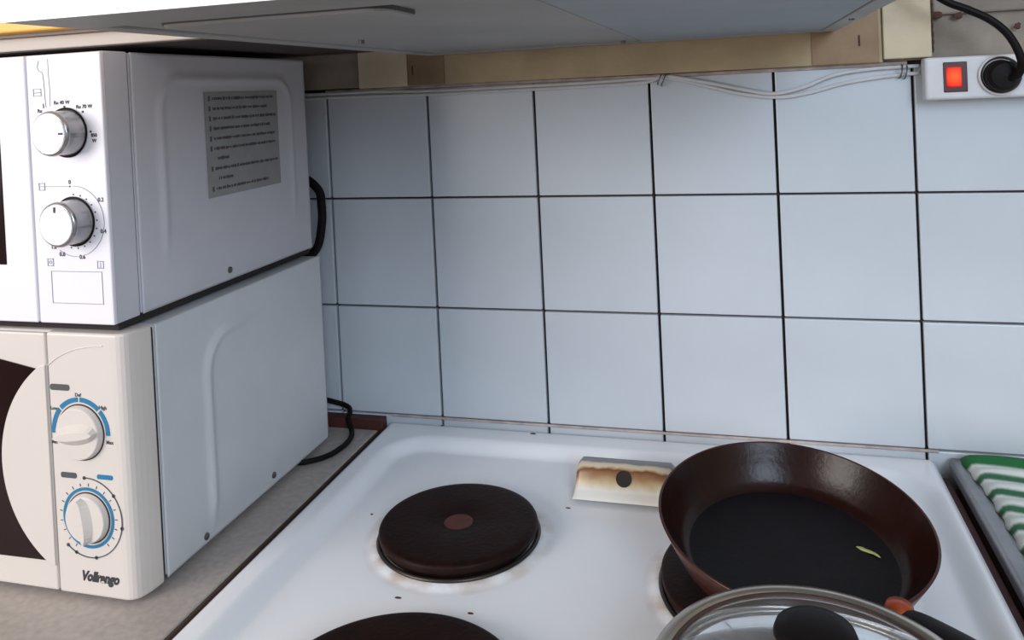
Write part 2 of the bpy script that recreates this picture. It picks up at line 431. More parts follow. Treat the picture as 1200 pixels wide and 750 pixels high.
for k in range(5):
    obj('knob', L([(0.022, 0), (0.020, 0.014), (0.017, 0.02), (0, 0.02)], (0.13 + k * 0.115, -0.6022, 0.805), axis='-Y', n=32), 'black', cp)
hl = ['back left hotplate with rusty centre', 'large front left hotplate', 'large back right hotplate under the pan', 'front right hotplate under the pot']
for k, (hx, hy, r) in enumerate(HP):
    z0 = 0.8975
    h = obj('hotplate', L([(0, 0.0), (r - 0.004, 0.0), (r - 0.003, 0.004), (r - 0.001, 0.0052), (r, 0.0066), (r + 0.0003, 0.0110), (r - 0.0006, 0.0126), (r - 0.003, 0.0136), (r * 0.9, 0.0140), (r * 0.62, 0.0138),
                           (r * 0.28, 0.0132), (r * 0.24, 0.0122), (0, 0.0120)], (hx, hy, z0), n=96), 'iron', ck, smooth=True)
    h['label'] = hl[k]
    o = obj('rim_ring', L([(r - 0.002, 0.0005), (r + 0.0022, 0.0008), (r + 0.0028, 0.0022), (r + 0.001, 0.0036), (r - 0.001, 0.003)], (hx, hy, z0), n=96, closed=True), 'ring', h, smooth=True)
    o = obj('centre_disc', L([(0, 0.0125), (r * 0.17, 0.0125), (r * 0.19, 0.0120), (r * 0.19, 0.0116), (0, 0.0116)], (hx, hy, z0), n=40), 'iron_dot' if k == 0 else 'iron', h)
bm = bmesh.new()
for (x, y, sx, sy) in ((0.243, -0.012, 0.0042, 0.0022), (0.205, -0.305, 0.0035, 0.0014), (0.268, -0.312, 0.003, 0.0013), (0.128, -0.190, 0.0016, 0.0012), (0.132, -0.008, 0.0016, 0.0012), (0.31, -0.145, 0.003, 0.001)):
    vs = lathe(bm, [(0, 0.0006), (0.7, 0.0005), (1, -0.0004)], (0, 0, 0), n=10)
    zz = topz(x, y)
    for v in vs: v.co = Vector((x + v.co.x * sx, y + v.co.y * sy, zz + v.co.z))
obj('burnt_speck', bm, 'rust', ck)['kind'] = 'stuff'
# oven vent: pressed hood with one hole, tan burn marks
def ventmat():
    m = mat('vent_burnt_enamel', (0.62, 0.56, 0.46), 0.35, metal=0.0)
    nt = m.node_tree; b = nt.nodes['Principled BSDF']
    uv = nt.nodes.new('ShaderNodeUVMap'); uv.uv_map = 'UVMap'
    s = nt.nodes.new('ShaderNodeSeparateXYZ'); nt.links.new(uv.outputs[0], s.inputs[0])
    n = nt.nodes.new('ShaderNodeTexNoise'); n.inputs['Scale'].default_value = 60
    tc = nt.nodes.new('ShaderNodeTexCoord'); nt.links.new(tc.outputs['Object'], n.inputs['Vector'])
    a = nt.nodes.new('ShaderNodeMath'); a.operation = 'MULTIPLY_ADD'; a.inputs[1].default_value = 0.12; nt.links.new(n.outputs['Fac'], a.inputs[0]); nt.links.new(s.outputs['Y'], a.inputs[2])
    r = nt.nodes.new('ShaderNodeValToRGB'); e = r.color_ramp.elements
    e[0].position = 0.0; e[0].color = (0.70, 0.68, 0.64, 1); e[1].position = 1.0; e[1].color = (0.30, 0.29, 0.28, 1)
    for p, c in ((0.20, (0.70, 0.68, 0.62, 1)), (0.29, (0.50, 0.40, 0.24, 1)), (0.37, (0.26, 0.13, 0.05, 1)), (0.43, (0.16, 0.06, 0.025, 1)), (0.47, (0.62, 0.50, 0.33, 1)), (0.52, (0.55, 0.50, 0.42, 1)), (0.56, (0.20, 0.20, 0.20, 1))):
        q = e.new(p); q.color = c
    nt.links.new(a.outputs[0], r.inputs['Fac']); nt.links.new(r.outputs['Color'], b.inputs['Base Color'])
    return m
MT['vent'] = ventmat()
prof = [(-0.134, 0.8995), (-0.1325, 0.9025), (-0.1285, 0.905), (-0.125, 0.908), (-0.1225, 0.913), (-0.1205, 0.919), (-0.1180, 0.9235), (-0.113, 0.9262), (-0.106, 0.9265), (-0.0985, 0.9255), (-0.095, 0.921), (-0.092, 0.910), (-0.090, 0.8995)]
bm = bmesh.new(); uvl = bm.loops.layers.uv.new('UVMap')
ln = [0.0]
for a, b_ in zip(prof[:-1], prof[1:]): ln.append(ln[-1] + math.dist(a, b_))
VX = [0.3115, 0.3145, 0.318] + [0.318 + 0.086 * k / 6 for k in range(1, 6)] + [0.404, 0.4075, 0.4105]
rows = []
for k, x in enumerate(VX):
    e = min(k, len(VX) - 1 - k); f = [0.0, 0.75, 1.0][min(e, 2)]
    off = 0.005
    rows.append([bm.verts.new((x + (z - 0.8995) * 0.12 * (1 if k < 5 else -1) * 0, y, 0.8995 + (z - 0.8995) * (0.02 if e == 0 else 0.86 if e == 1 else 1.0))) for (y, z) in prof])
for k in range(len(VX) - 1):
    for j in range(len(prof) - 1):
        f = bm.faces.new((rows[k][j], rows[k + 1][j], rows[k + 1][j + 1], rows[k][j + 1]))
        for l, jj in zip(f.loops, (j, j, j + 1, j + 1)): l[uvl].uv = (0, ln[jj] / ln[-1])
vn = obj('oven_vent', bm, 'vent', ck, smooth=True); vn['label'] = 'tan burnt vent cover with one round hole'
hv = L([(0, 0), (0.0068, 0), (0.0074, 0.0008), (0.0074, 0.0016), (0.0062, 0.0012), (0, 0.0010)], (0, 0, 0), n=28, axis='-Y')
bmesh.ops.rotate(hv, verts=hv.verts[:], cent=(0, 0, 0), matrix=Matrix.Rotation(math.radians(-20), 3, 'X'))
bmesh.ops.translate(hv, verts=hv.verts[:], vec=(0.3605, -0.1207, 0.9165))
obj('vent_hole', hv, 'gap', vn)

# ------------------------------------------------------------------ sink drainer on the right
sk = thing('sink_drainer', 'stainless steel drainer with raised rim right of the cooker', 'sink', (1.1, -0.3, 0.87))
obj('rim', B(0.6685, 0.6905, -0.60, -0.002, 0.894, 0.9085, bev=0.0035, seg=3), 'steel', sk)
obj('rim', B(0.6735, 1.60, -0.020, -0.002, 0.8945, 0.9045, bev=0.003, seg=3), 'steel', sk)
obj('drain_board', B(0.690, 1.60, -0.60, -0.018, 0.880, 0.8965, bev=0.001), 'steel', sk)
for k in range(8):
    obj('drain_rib', T([(0.78, -0.10 - 0.05 * k, 0.8962), (1.0, -0.10 - 0.05 * k, 0.8962), (1.25, -0.10 - 0.05 * k, 0.8962)], 0.003, n=8), 'steel', sk)
sc = thing('sink_cabinet', 'brown sided base cabinet under the steel drainer', 'cabinet', (1.1, -0.3, 0))
obj('body', B(0.6725, 1.60, -0.57, -0.01, 0.10, 0.8795), 'redwood', sc)
obj('plinth', B(0.6725, 1.60, -0.52, -0.01, 0.0, 0.0995), 'gap', sc)
for k in range(2):
    x0 = 0.675 + k * 0.463
    d = obj('door', B(x0, x0 + 0.457, -0.589, -0.571, 0.105, 0.87, bev=0.002), 'orange', sc)
    obj('handle', T([(x0 + 0.05, -0.591, 0.8), (x0 + 0.05, -0.61, 0.8), (x0 + 0.15, -0.61, 0.8), (x0 + 0.15, -0.591, 0.8)], 0.004, sm=3), 'steel', d)
o = obj('filler_strip', B(0.6585, 0.6670, -0.585, -0.010, 0.80, 0.8905, bev=0.001), 'redwood', sc); o['label'] = 'dark brown strip beside the cooker'

# towel
bm = bmesh.new(); uvl = bm.loops.layers.uv.new('UVMap')
TX, TY = 60, 130
def tz(u, v):
    y = v * 0.30
    e = min(u / 0.045, 1.0); e2 = min(v / 0.03, 1, (1 - v) / 0.03)
    z = 0.9085 + 0.0075 * math.sqrt(max(0, 1 - (1 - e) ** 2)) * math.sqrt(max(0, 1 - (1 - e2) ** 2))
    ph = (y - 0.030 + 0.004 * math.sin(u * 6)) / 0.029 * 2 * math.pi
    z += 0.0026 * math.cos(ph + math.pi) * min(1, e) * (1 if y > 0.02 else y / 0.02)
    z += 0.0012 * math.sin(u * 13 + v * 5)
    return z
gt = [[None] * (TY + 1) for _ in range(TX + 1)]
for i in range(TX + 1):
    for j in range(TY + 1):
        u, v = i / TX, j / TY
        xl = 0.6775 + 0.006 * sstep(v / 0.3) + 0.0010 * math.cos((v * 0.30 - 0.030) / 0.029 * 2 * math.pi)
        x = xl + u * 0.24
        y = -0.0055 - v * 0.30 - 0.004 * math.sin(u * 5) * v
        gt[i][j] = bm.verts.new((x, y, tz(u, v)))
for i in range(TX):
    for j in range(TY):
        f = bm.faces.new((gt[i][j], gt[i][j + 1], gt[i + 1][j + 1], gt[i + 1][j]))
        for l, (a, b_) in zip(f.loops, ((i, j), (i, j + 1), (i + 1, j + 1), (i + 1, j))): l[uvl].uv = (a / TX, b_ / TY)
tw = obj('dish_towel', bm, 'towel', None, smooth=True)
mod = tw.modifiers.new('thickness', 'SOLIDIFY'); mod.thickness = 0.0018; mod.offset = -1
tag(tw, 'green and white striped cloth folded on the steel drainer', 'towel')

# ------------------------------------------------------------------ microwaves
def side_sheet(x, y0, y1, z0, z1, ey0, ey1, ez0, ez1, rad, h, fade, step=False):
    """painted side panel with a pressed rounded outline (bead)"""
    bm = bmesh.new(); nx, nz = 110, 90
    def bead(y, z):
        cy, cz = (ey0 + ey1) / 2, (ez0 + ez1) / 2
        qx = abs(y - cy) - (ey1 - ey0) / 2 + rad; qz = abs(z - cz) - (ez1 - ez0) / 2 + rad
        d = math.hypot(max(qx, 0), max(qz, 0)) + min(max(qx, qz), 0) - rad
        s = h * (math.exp(-(d / 0.0045) ** 2)) + 0.3 * h * sstep(-d / 0.008)
        f = fade(y, z); return s * f
    g = []
    for i in range(nx + 1):
        y = y0 + (y1 - y0) * i / nx
        g.append([bm.verts.new((x + bead(y, z0 + (z1 - z0) * j / nz), y, z0 + (z1 - z0) * j / nz)) for j in range(nz + 1)])
    for i in range(nx):
        for j in range(nz): bm.faces.new((g[i][j], g[i + 1][j], g[i + 1][j + 1], g[i][j + 1]))
    edge = [g[i][0] for i in range(nx + 1)] + [g[nx][j] for j in range(1, nz + 1)] + [g[i][nz] for i in range(nx - 1, -1, -1)] + [g[0][j] for j in range(nz - 1, 0, -1)]
    low = [bm.verts.new((x - 0.0012, v.co.y, v.co.z)) for v in edge]
    for i in range(len(edge)):
        j = (i + 1) % len(edge); bm.faces.new((edge[i], low[i], low[j], edge[j]))
    bm.faces.new(low)
    return bm
def screw(x, y, z, parent):
    s = obj('screw', L([(0, 0), (0.0032, 0), (0.0030, 0.0012), (0.0016, 0.002), (0, 0.0021)], (x, y, z), axis='X', n=20), 'screw', parent)
    return s
def legible_noise_lines(bm, rows, x, y0, dirx, hgt, rnd):
    pass

# --- upper microwave: white
m1 = thing('microwave_oven', 'white microwave with two silver knobs, stacked on the cream microwave', 'microwave', (-0.21, -0.2, 1.118))
MX0, MX1 = -0.44, 0.0
obj('body', B(MX0, MX1 - 0.0013, -0.3305, -0.052, 1.1245, 1.3400, bev=0.0015), 'whitemetal', m1)
o = obj('base_shade', B(MX0 + 0.004, MX1 - 0.0025, -0.355, -0.054, 1.1175, 1.1238, bev=0.001), 'gap', m1); o['label'] = 'dark fill for the shaded gap below'  # dark box added as the shade between the two microwaves
obj('side_panel', side_sheet(MX1, -0.3295, -0.0515, 1.1240, 1.3405, -0.297, -0.086, 1.105, 1.318, 0.028, 0.0022,
    lambda y, z: sstep((z - 1.150) / 0.05)), 'whitemetal', m1, smooth=True)
screw(MX1, -0.21, 1.1335, m1)
obj('front_shell', B(MX0, MX1 - 0.0004, -0.3590, -0.3325, 1.1235, 1.3410, bev=0.0012), 'whitemetal', m1)
obj('seam', B(MX0 + 0.002, MX1 - 0.0026, -0.3326, -0.3304, 1.125, 1.3395), 'gap', m1)
cpn = obj('control_panel', B(-0.0715, MX1 + 0.001, -0.3635, -0.3592, 1.1240, 1.3405, bev=0.0012), 'whiteplastic', m1)
dr = obj('door', B(MX0, -0.0735, -0.3635, -0.3592, 1.1240, 1.3405, bev=0.0012), 'whiteplastic', m1)
obj('window', B(MX0 + 0.04, -0.1020, -0.3642, -0.3630, 1.171, 1.290, bev=0.0004), 'darkglass', dr)
# printing on the upper panel
YP = -0.3636
bm = bmesh.new()
k1c, k2c = (-0.034, 1.2775), (-0.0315, 1.2065)
def dotsq(bm, x, z, s): prism_xz(bm, [(x - s, z - s), (x + s, z - s), (x + s, z + s), (x - s, z + s)], YP, YP - 0.0003)
text(bm, 'Ru 40 W', -0.038, 1.3015, 0.0042, YP, bold=0.0001)
text(bm, 'Ru 70 W', -0.0165, 1.2975, 0.0042, YP, bold=0.0001)
text(bm, 'Ru', -0.060, 1.2955, 0.0042, YP, bold=0.0001)
text(bm, '850', -0.0085, 1.2745, 0.0038, YP, bold=0.0001); text(bm, 'W', -0.0085, 1.2702, 0.0040, YP, bold=0.0001)
dotsq(bm, -0.0355, 1.2982, 0.0008); dotsq(bm, -0.0180, 1.2935, 0.0008); dotsq(bm, -0.0115, 1.2775, 0.0008)
text(bm, '0', -0.0345, 1.2378, 0.0046, YP, bold=0.0001); dotsq(bm, -0.0345, 1.2345, 0.0006)
text(bm, '0.2', -0.0055, 1.2235, 0.0046, YP, bold=0.0001); text(bm, '0.4', -0.0045, 1.1985, 0.0046, YP, bold=0.0001)
text(bm, '0.6', -0.0260, 1.1780, 0.0046, YP, bold=0.0001); text(bm, '0.8', -0.0455, 1.1800, 0.0046, YP, bold=0.0001); text(bm, '1.0', -0.0535, 1.1858, 0.0046, YP, bold=0.0001)
for k in range(12):
    a = math.radians(0 + k * 17.5); rr = 0.0215
    dotsq(bm, k2c[0] + rr * math.sin(a), k2c[1] + rr * math.cos(a), 0.00055)
# small icons: outlined squares
def frame(bm, x0, x1, z0, z1, t):
    for (a, b_, c, d) in ((x0, x1, z0, z0 + t), (x0, x1, z1 - t, z1), (x0, x0 + t, z0, z1), (x1 - t, x1, z0, z1)):
        prism_xz(bm, [(a, c), (b_, c), (b_, d), (a, d)], YP, YP - 0.0003)
text(bm, 'i', -0.0560, 1.2995, 0.0055, YP, bold=0.0002)
obj('small_print', bm, 'ink', cpn)['kind'] = 'stuff'
bm = bmesh.new()
frame(bm, -0.0655, -0.0575, 1.3075, 1.3135, 0.0005); prism_xz(bm, [(-0.0645, 1.310), (-0.0585, 1.310), (-0.0585, 1.3107), (-0.0645, 1.3107)], YP, YP - 0.0003)
frame(bm, -0.0650, -0.0590, 1.2315, 1.2375, 0.0005); prism_xz(bm, [(-0.0645, 1.2345), (-0.036, 1.2342), (-0.036, 1.2346), (-0.0645, 1.2349)], YP, YP - 0.0003)
frame(bm, -0.0605, -0.0545, 1.1705, 1.1765, 0.0005); frame(bm, -0.0120, -0.0060, 1.1690, 1.1750, 0.0005)
text(bm, 'J', -0.0090, 1.1720, 0.005, YP); text(bm, 'o', -0.0575, 1.1740, 0.006, YP)
fb_ = bmesh.new(); frame(fb_, -0.0575, -0.0080, 1.1405, 1.1665, 0.0004); obj('blank_frame', fb_, 'greyink', cpn)
obj('icon_print', bm, 'greyink', cpn)['kind'] = 'stuff'
bm = bmesh.new(); arc_band(bm, k2c[0], k2c[1], 0.0280, 0.0284, 0, 215, YP, th=0.0003); obj('timer_arc', bm, 'greyink', cpn)
# impressed wave above the first knob
o = obj('panel_groove', T([(-0.0585, YP, 1.336), (-0.060, YP, 1.331), (-0.0585, YP, 1.3275), (-0.0555, YP, 1.326), (-0.0545, YP, 1.318), (-0.054, YP, 1.304), (-0.0535, YP, 1.298)], 0.00035, n=6), 'greyink', cpn)
o = obj('panel_groove', T([(-0.0495, YP, 1.337), (-0.0495, YP, 1.325), (-0.049, YP, 1.31), (-0.0495, YP, 1.299)], 0.0003, n=6), 'greyink', cpn)
for (cx, cz) in (k1c, k2c):
    kb = obj('knob', L([(0.0185, 0.0), (0.0185, 0.0012), (0.0176, 0.0025), (0.0172, 0.0140), (0.0178, 0.0155), (0.0172, 0.0175), (0.0158, 0.0185), (0, 0.0185)], (cx, -0.3638, cz), axis='-Y', n=64), 'chrome', cpn, smooth=False)
    for p in kb.data.polygons: p.use_smooth = len(p.vertices) == 4
    obj('cap', L([(0, 0.0185), (0.0154, 0.0185), (0.0152, 0.0191), (0, 0.0193)], (cx, -0.3638, cz), axis='-Y', n=64), 'knobface', kb)
    obj('base_ring', L([(0.0195, 0.0), (0.0200, 0.0008), (0.0190, 0.0012), (0.018, 0.0008)], (cx, -0.3638, cz), axis='-Y', n=64, closed=True), 'black', kb)
    if cz < 1.25:
        obj('pointer', B(cx - 0.0008, cx + 0.0008, -0.3638 - 0.0197, -0.3638 - 0.0188, cz + 0.0098, cz + 0.0142), 'ink', kb)
    else:
        obj('pointer', B(cx + 0.0102, cx + 0.0142, -0.3638 - 0.0197, -0.3638 - 0.0188, cz - 0.001, cz + 0.0006), 'ink', kb)
# warning label
lb = obj('warning_label', prism_xz(bmesh.new(), [(0, 0), (0, 0.001), (0.001, 0.001), (0.001, 0)], 0, 0.001), 'label', m1)
bm = B(MX1 + 0.0011, MX1 + 0.0016, -0.2375, -0.1135, 1.2065, 1.3060)
me = bpy.data.meshes.new('warning_label'); bm.to_mesh(me); bm.free(); me.materials.append(MT['label']); lb.data = me
lb['label'] = 'grey label with rows of small print'
bm = bmesh.new(); rnd = random.Random(3)
rowsL = [(1.300, 0.0, .96), (1.2905, 0, .86), (1.281, 0, 1.0), (1.2715, 0, .88), (1.262, 0, .98), (1.2525, 0, .98), (1.243, .04, .25), (1.2335, 0, 1.0), (1.224, .04, .28), (1.2145, 0, .84), (1.2085, 0, .0)]
for (z, a, e) in rowsL:
    if e <= 0: continue
    L0 = -0.232; W_ = 0.113
    if a == 0: box(bm, MX1 + 0.0015, MX1 + 0.0018, L0, L0 + 0.0026, z - 0.0024, z + 0.0024)
    y = L0 + 0.006 + a * W_
    while y < L0 + e * W_:
        wl = rnd.uniform(0.0012, 0.0032); hh = rnd.uniform(0.0010, 0.0017)
        box(bm, MX1 + 0.0015, MX1 + 0.0018, y, y + wl, z - hh, z + hh * rnd.uniform(0.6, 1.1)); y += wl + rnd.choice([0.0003, 0.0004, 0.0013])
obj('small_print', bm, 'labelink', lb)['kind'] = 'stuff'
for (fx, fy) in ((-0.40, -0.31), (-0.40, -0.08), (-0.035, -0.31), (-0.035, -0.08)):
    obj('foot', L([(0, 0), (0.010, 0), (0.011, 0.0080), (0, 0.0080)], (fx, fy, 1.1164), n=24), 'black', m1)

# --- lower microwave: cream front
m2 = thing('microwave_oven', 'cream fronted microwave with blue dial rings standing on the worktop', 'microwave', (-0.2, -0.2, 0.9))
NX1 = 0.012; NX0 = -0.46
obj('body', B(NX0, NX1 - 0.0013, -0.3325, -0.058, 0.9065, 1.1155, bev=0.003), 'lightmetal', m2)
obj('side_panel', side_sheet(NX1, -0.3315, -0.0575, 0.9060, 1.1160, -0.268, -0.02, 0.86, 1.085, 0.035, 0.0032,
    lambda y, z: sstep((z - 0.912) / 0.03) * (1 - 0.85 * sstep((y + 0.235) / 0.06))), 'lightmetal', m2, smooth=True)
screw(NX1, -0.281, 0.9125, m2); screw(NX1, -0.172, 0.916, m2)
obj('seam', B(NX0 + 0.002, NX1 - 0.002, -0.3345, -0.3324, 0.908, 1.114), 'gap', m2)
def rr_poly(x0, x1, y0, y1, r, n=6, corners=(1, 1, 1, 1)):
    pts = []
    for (cx, cy, a0, on) in ((x1 - r, y1 - r, 0, corners[0]), (x0 + r, y1 - r, 90, corners[1]), (x0 + r, y0 + r, 180, corners[2]), (x1 - r, y0 + r, 270, corners[3])):
        if not on:
            pts.append((x1 if a0 in (0, 270) else x0, y1 if a0 in (0, 90) else y0)); continue
        for k in range(n + 1):
            a = math.radians(a0 + 90 * k / n); pts.append((cx + r * math.cos(a), cy + r * math.sin(a)))
    return pts
YQ = -0.3630
# one-piece shell round door and controls, corners rounded as seen from above
poly = [(NX0, -0.3345), (NX0, -0.3585), (-0.0675, -0.3585), (-0.0675, -0.3630), (-0.004, -0.3630), (0.000, -0.3626), (0.003, -0.3615), (0.0055, -0.3597), (0.0075, -0.3570), (0.0090, -0.3530), (0.0102, -0.3480), (0.0110, -0.3420), (NX1 - 0.0005, -0.3345)]
bm = bmesh.new(); prism_xy(bm, [(x, y) for x, y in poly], 0.9035, 1.1165)
fs = obj('control_panel', bm, 'cream', m2)
mod = fs.modifiers.new('round', 'BEVEL'); mod.width = 0.003; mod.segments = 3; mod.limit_method = 'ANGLE'; mod.angle_limit = math.radians(50)
dm = obj('door', B(NX0 + 0.001, -0.0685, -0.3632, -0.3588, 0.9045, 1.1155, bev=0.0014), 'cream', m2)
obj('window', prism_xz(bmesh.new(), [(NX0 + 0.045, 0.925), (-0.0745, 0.929), (-0.0745, 1.0855), (-0.12, 1.0935), (NX0 + 0.045, 1.1)], YQ - 0.0002, YQ - 0.0012), 'darkglass', dm)
# crescent grip: bulging circle segment overlapping the window
ccx, ccz, rr = -0.0205, 1.0075, 0.0975
pts = []
for k in range(37):
    a = math.radians(-57 + 114 * k / 36)
    pts.append((ccx - rr * math.cos(a) * 1.0, ccz + rr * math.sin(a) * 1.0))
pts = [p for p in pts if p[0] < -0.069]
pts = [(-0.0688, pts[0][1] - 0.0005)] + pts + [(-0.0688, pts[-1][1] + 0.0005)]
gr = obj('grip', prism_xz(bmesh.new(), pts, YQ - 0.0001, YQ - 0.0016), 'cream', dm)
mod = gr.modifiers.new('round', 'BEVEL'); mod.width = 0.0007; mod.segments = 3; mod.limit_method = 'ANGLE'; mod.angle_limit = math.radians(50)
# printed dials
YP = -0.3631
k3, k4 = (-0.0375, 1.0365), (-0.0345, 0.9675)
bm = bmesh.new()
bm.free()
for a0, a1 in ((-94, -48), (-44, -3), (1, 43), (47, 92)):
    bm = bmesh.new(); arc_band(bm, k3[0], k3[1], 0.0245, 0.0282, a0, a1, YP, n=14); bmesh.ops.remove_doubles(bm, verts=bm.verts[:], dist=1e-6); obj('dial_band', bm, 'blueink', fs)
bm = bmesh.new(); arc_band(bm, k4[0], k4[1], 0.0222, 0.0246, 0, 360, YP, n=60); bmesh.ops.remove_doubles(bm, verts=bm.verts[:], dist=1e-6); obj('dial_ring', bm, 'blueink', fs); bm = bmesh.new()
prism_xz(bm, rr_poly(-0.0240, -0.0090, 1.0000, 1.0036, 0.0014), YP, YP - 0.0004); obj('blue_mark', bm, 'blueink', fs)
bm = bmesh.new()
obj('dark_mark', prism_xz(bmesh.new(), rr_poly(-0.0655, -0.0465, 1.0695, 1.0745, 0.002), YP, YP - 0.0003), 'pill', fs)
obj('dark_mark', prism_xz(bmesh.new(), rr_poly(-0.0595, -0.0440, 0.9985, 1.0030, 0.0018), YP, YP - 0.0003), 'pill', fs)
text(bm, 'Low', -0.0630, 1.0545, 0.0040, YP, bold=0.0001); text(bm, 'Def', -0.0385, 1.0665, 0.0040, YP, bold=0.0001)
text(bm, 'High', -0.0150, 1.0575, 0.0040, YP, bold=0.0001); text(bm, 'Min', -0.0640, 1.0270, 0.0040, YP, bold=0.0001); text(bm, 'Max', -0.0100, 1.0300, 0.0040, YP, bold=0.0001)
arc_band(bm, k4[0], k4[1], 0.0318, 0.0326, -4, 222, YP, n=50)
def disc(bm, x, z, r):
    prism_xz(bm, [(x + r * math.cos(t * math.pi / 5), z + r * math.sin(t * math.pi / 5)) for t in range(10)], YP, YP - 0.0004)
for a in (-4, 52, 100, 170, 205, 222):
    disc(bm, k4[0] + 0.0322 * math.sin(math.radians(a)), k4[1] + 0.0322 * math.cos(math.radians(a)), 0.0015)
for k in range(18):
    a = math.radians(-150 + k * 17); r0, r1 = 0.0256, 0.0280
    px, pz = math.cos(a) * 0.0003, -math.sin(a) * 0.0003
    prism_xz(bm, [(k4[0] + r0 * math.sin(a) - px, k4[1] + r0 * math.cos(a) - pz), (k4[0] + r1 * math.sin(a) - px, k4[1] + r1 * math.cos(a) - pz),
                  (k4[0] + r1 * math.sin(a) + px, k4[1] + r1 * math.cos(a) + pz), (k4[0] + r0 * math.sin(a) + px, k4[1] + r0 * math.cos(a) + pz)], YP, YP - 0.0003)
obj('small_print', bm, 'pill', fs)['kind'] = 'stuff'
bm = bmesh.new(); text(bm, 'Vollrango', -0.0270, 0.9195, 0.0108, YP, shear=0.35, bold=0.00055, sx=0.86)
br_ = obj('brand_name', bm, 'ink', fs)
obj('panel_ridge', T([(-0.0665, YP, 1.0895), (-0.056, YP, 1.0965), (-0.042, YP, 1.1025), (-0.026, YP, 1.1060), (-0.012, YP, 1.1070)], 0.0006, n=8), 'cream', fs)
# knobs with a grip wedge
def cream_knob(cx, cz, r, ang, wide):
    kb = obj('knob', L([(r + 0.0008, 0.0), (r, 0.0010), (r * 0.97, 0.0040), (r * 0.93, 0.0050), (0, 0.0052)], (cx, YP, cz), axis='-Y', n=64), 'cream', fs)
    for p in kb.data.polygons: p.use_smooth = len(p.vertices) == 4
    obj('shadow_gap', L([(r + 0.0004, 0.0), (r + 0.0014, 0.0), (r + 0.0012, 0.0007), (r + 0.0004, 0.0006)], (cx, YP, cz), axis='-Y', n=64, closed=True), 'counteredge', kb)
    bm = bmesh.new(); n = 14; top = []; bot = []
    for s in (1, -1):
        for k in range(n + 1):
            t = -1 + 2 * k / n
            t = t * s
            wv = wide * (1 - t * t) ** 0.5 + 0.0003
            top.append((t * r * 0.9, s * wv * 0.35)); bot.append((t * r * 0.94, s * wv))
    R_ = math.radians(ang)
    def P3(a, b_, h): return (cx + a * math.cos(R_) - b_ * math.sin(R_), YP - h, cz + a * math.sin(R_) + b_ * math.cos(R_))
    tv = [bm.verts.new(P3(a, b_, 0.0100)) for a, b_ in top]; bv = [bm.verts.new(P3(a, b_, 0.0048)) for a, b_ in bot]
    bm.faces.new(tv); bm.faces.new(bv)
    for i in range(len(tv)):
        j = (i + 1) % len(tv); bm.faces.new((tv[i], bv[i], bv[j], tv[j]))
    obj('knob_grip', bm, 'cream', kb)
cream_knob(k3[0], k3[1], 0.0215, 8, 0.0085)
cream_knob(k4[0], k4[1], 0.0195, 97, 0.0080)
for (fx, fy) in ((-0.42, -0.30), (-0.42, -0.09), (-0.03, -0.30), (-0.03, -0.09)):
    obj('foot', L([(0, 0), (0.010, 0), (0.011, 0.0062), (0, 0.0062)], (fx, fy, 0.9003), n=24), 'black', m2)
# cables
cb1 = obj('power_cord', T([(-0.10, -0.045, 1.22), (-0.03, -0.028, 1.205), (-0.005, -0.024, 1.188), (-0.001, -0.024, 1.168), (-0.001, -0.026, 1.145), (-0.007, -0.030, 1.118), (-0.03, -0.032, 1.10), (-0.08, -0.03, 1.05), (-0.12, -0.028, 0.98), (-0.14, -0.028, 0.918)], 0.0052, n=10), 'black')
tag(cb1, 'black cord bunched behind the upper white microwave', 'cord')
cb2 = obj('power_cord', T([(-0.04, -0.11, 0.9038), (0.004, -0.118, 0.9038), (0.020, -0.112, 0.9038), (0.033, -0.096, 0.9038), (0.038, -0.072, 0.9038), (0.036, -0.050, 0.9038), (0.028, -0.032, 0.9045), (0.020, -0.024, 0.913), (0.013, -0.009, 0.922), (-0.02, -0.009, 0.93), (-0.06, -0.010, 0.94)], 0.0030, n=10), 'black')
tag(cb2, 'thin black cord looping on the worktop beside the lower microwave', 'cord')

# ------------------------------------------------------------------ wall cabinet above the microwaves
wc = thing('wall_cabinet', 'orange doored wall cabinet just above the upper microwave', 'cabinet', (-0.4, -0.17, 1.347))
obj('body', B(XL + 0.01, 0.1345, -0.330, -0.016, 1.3595, 2.05, bev=0.001), 'carcass', wc)
o = obj('underside', B(XL + 0.015, 0.1335, -0.3300, -0.019, 1.3468, 1.3476), 'underside', wc); o['label'] = 'cabinet underside coloured dark for shade'  # thin sheet added so the cabinet bottom looks shaded
obj('bottom_panel', B(XL + 0.01, 0.1345, -0.3315, -0.018, 1.3477, 1.3590, bev=0.001), 'carcass', wc)
for k in range(4):
    x0 = XL + 0.012 + k * 0.4678
    d = obj('door', B(x0, x0 + 0.464, -0.348, -0.3318, 1.362, 2.048, bev=0.0015), 'orange', wc)
    obj('handle', T([(x0 + 0.04, -0.349, 1.42), (x0 + 0.04, -0.368, 1.42), (x0 + 0.04, -0.368, 1.52), (x0 + 0.04, -0.349, 1.52)], 0.004, sm=3), 'steel', d)

# ------------------------------------------------------------------ range hood
hd = thing('range_hood', 'white range hood with grey underside over the cooker', 'hood', (0.355, -0.3, 1.337))
HX0, HX1, HY0, HY1, HZ = 0.1395, 0.578, -0.578, -0.0175, 1.3385
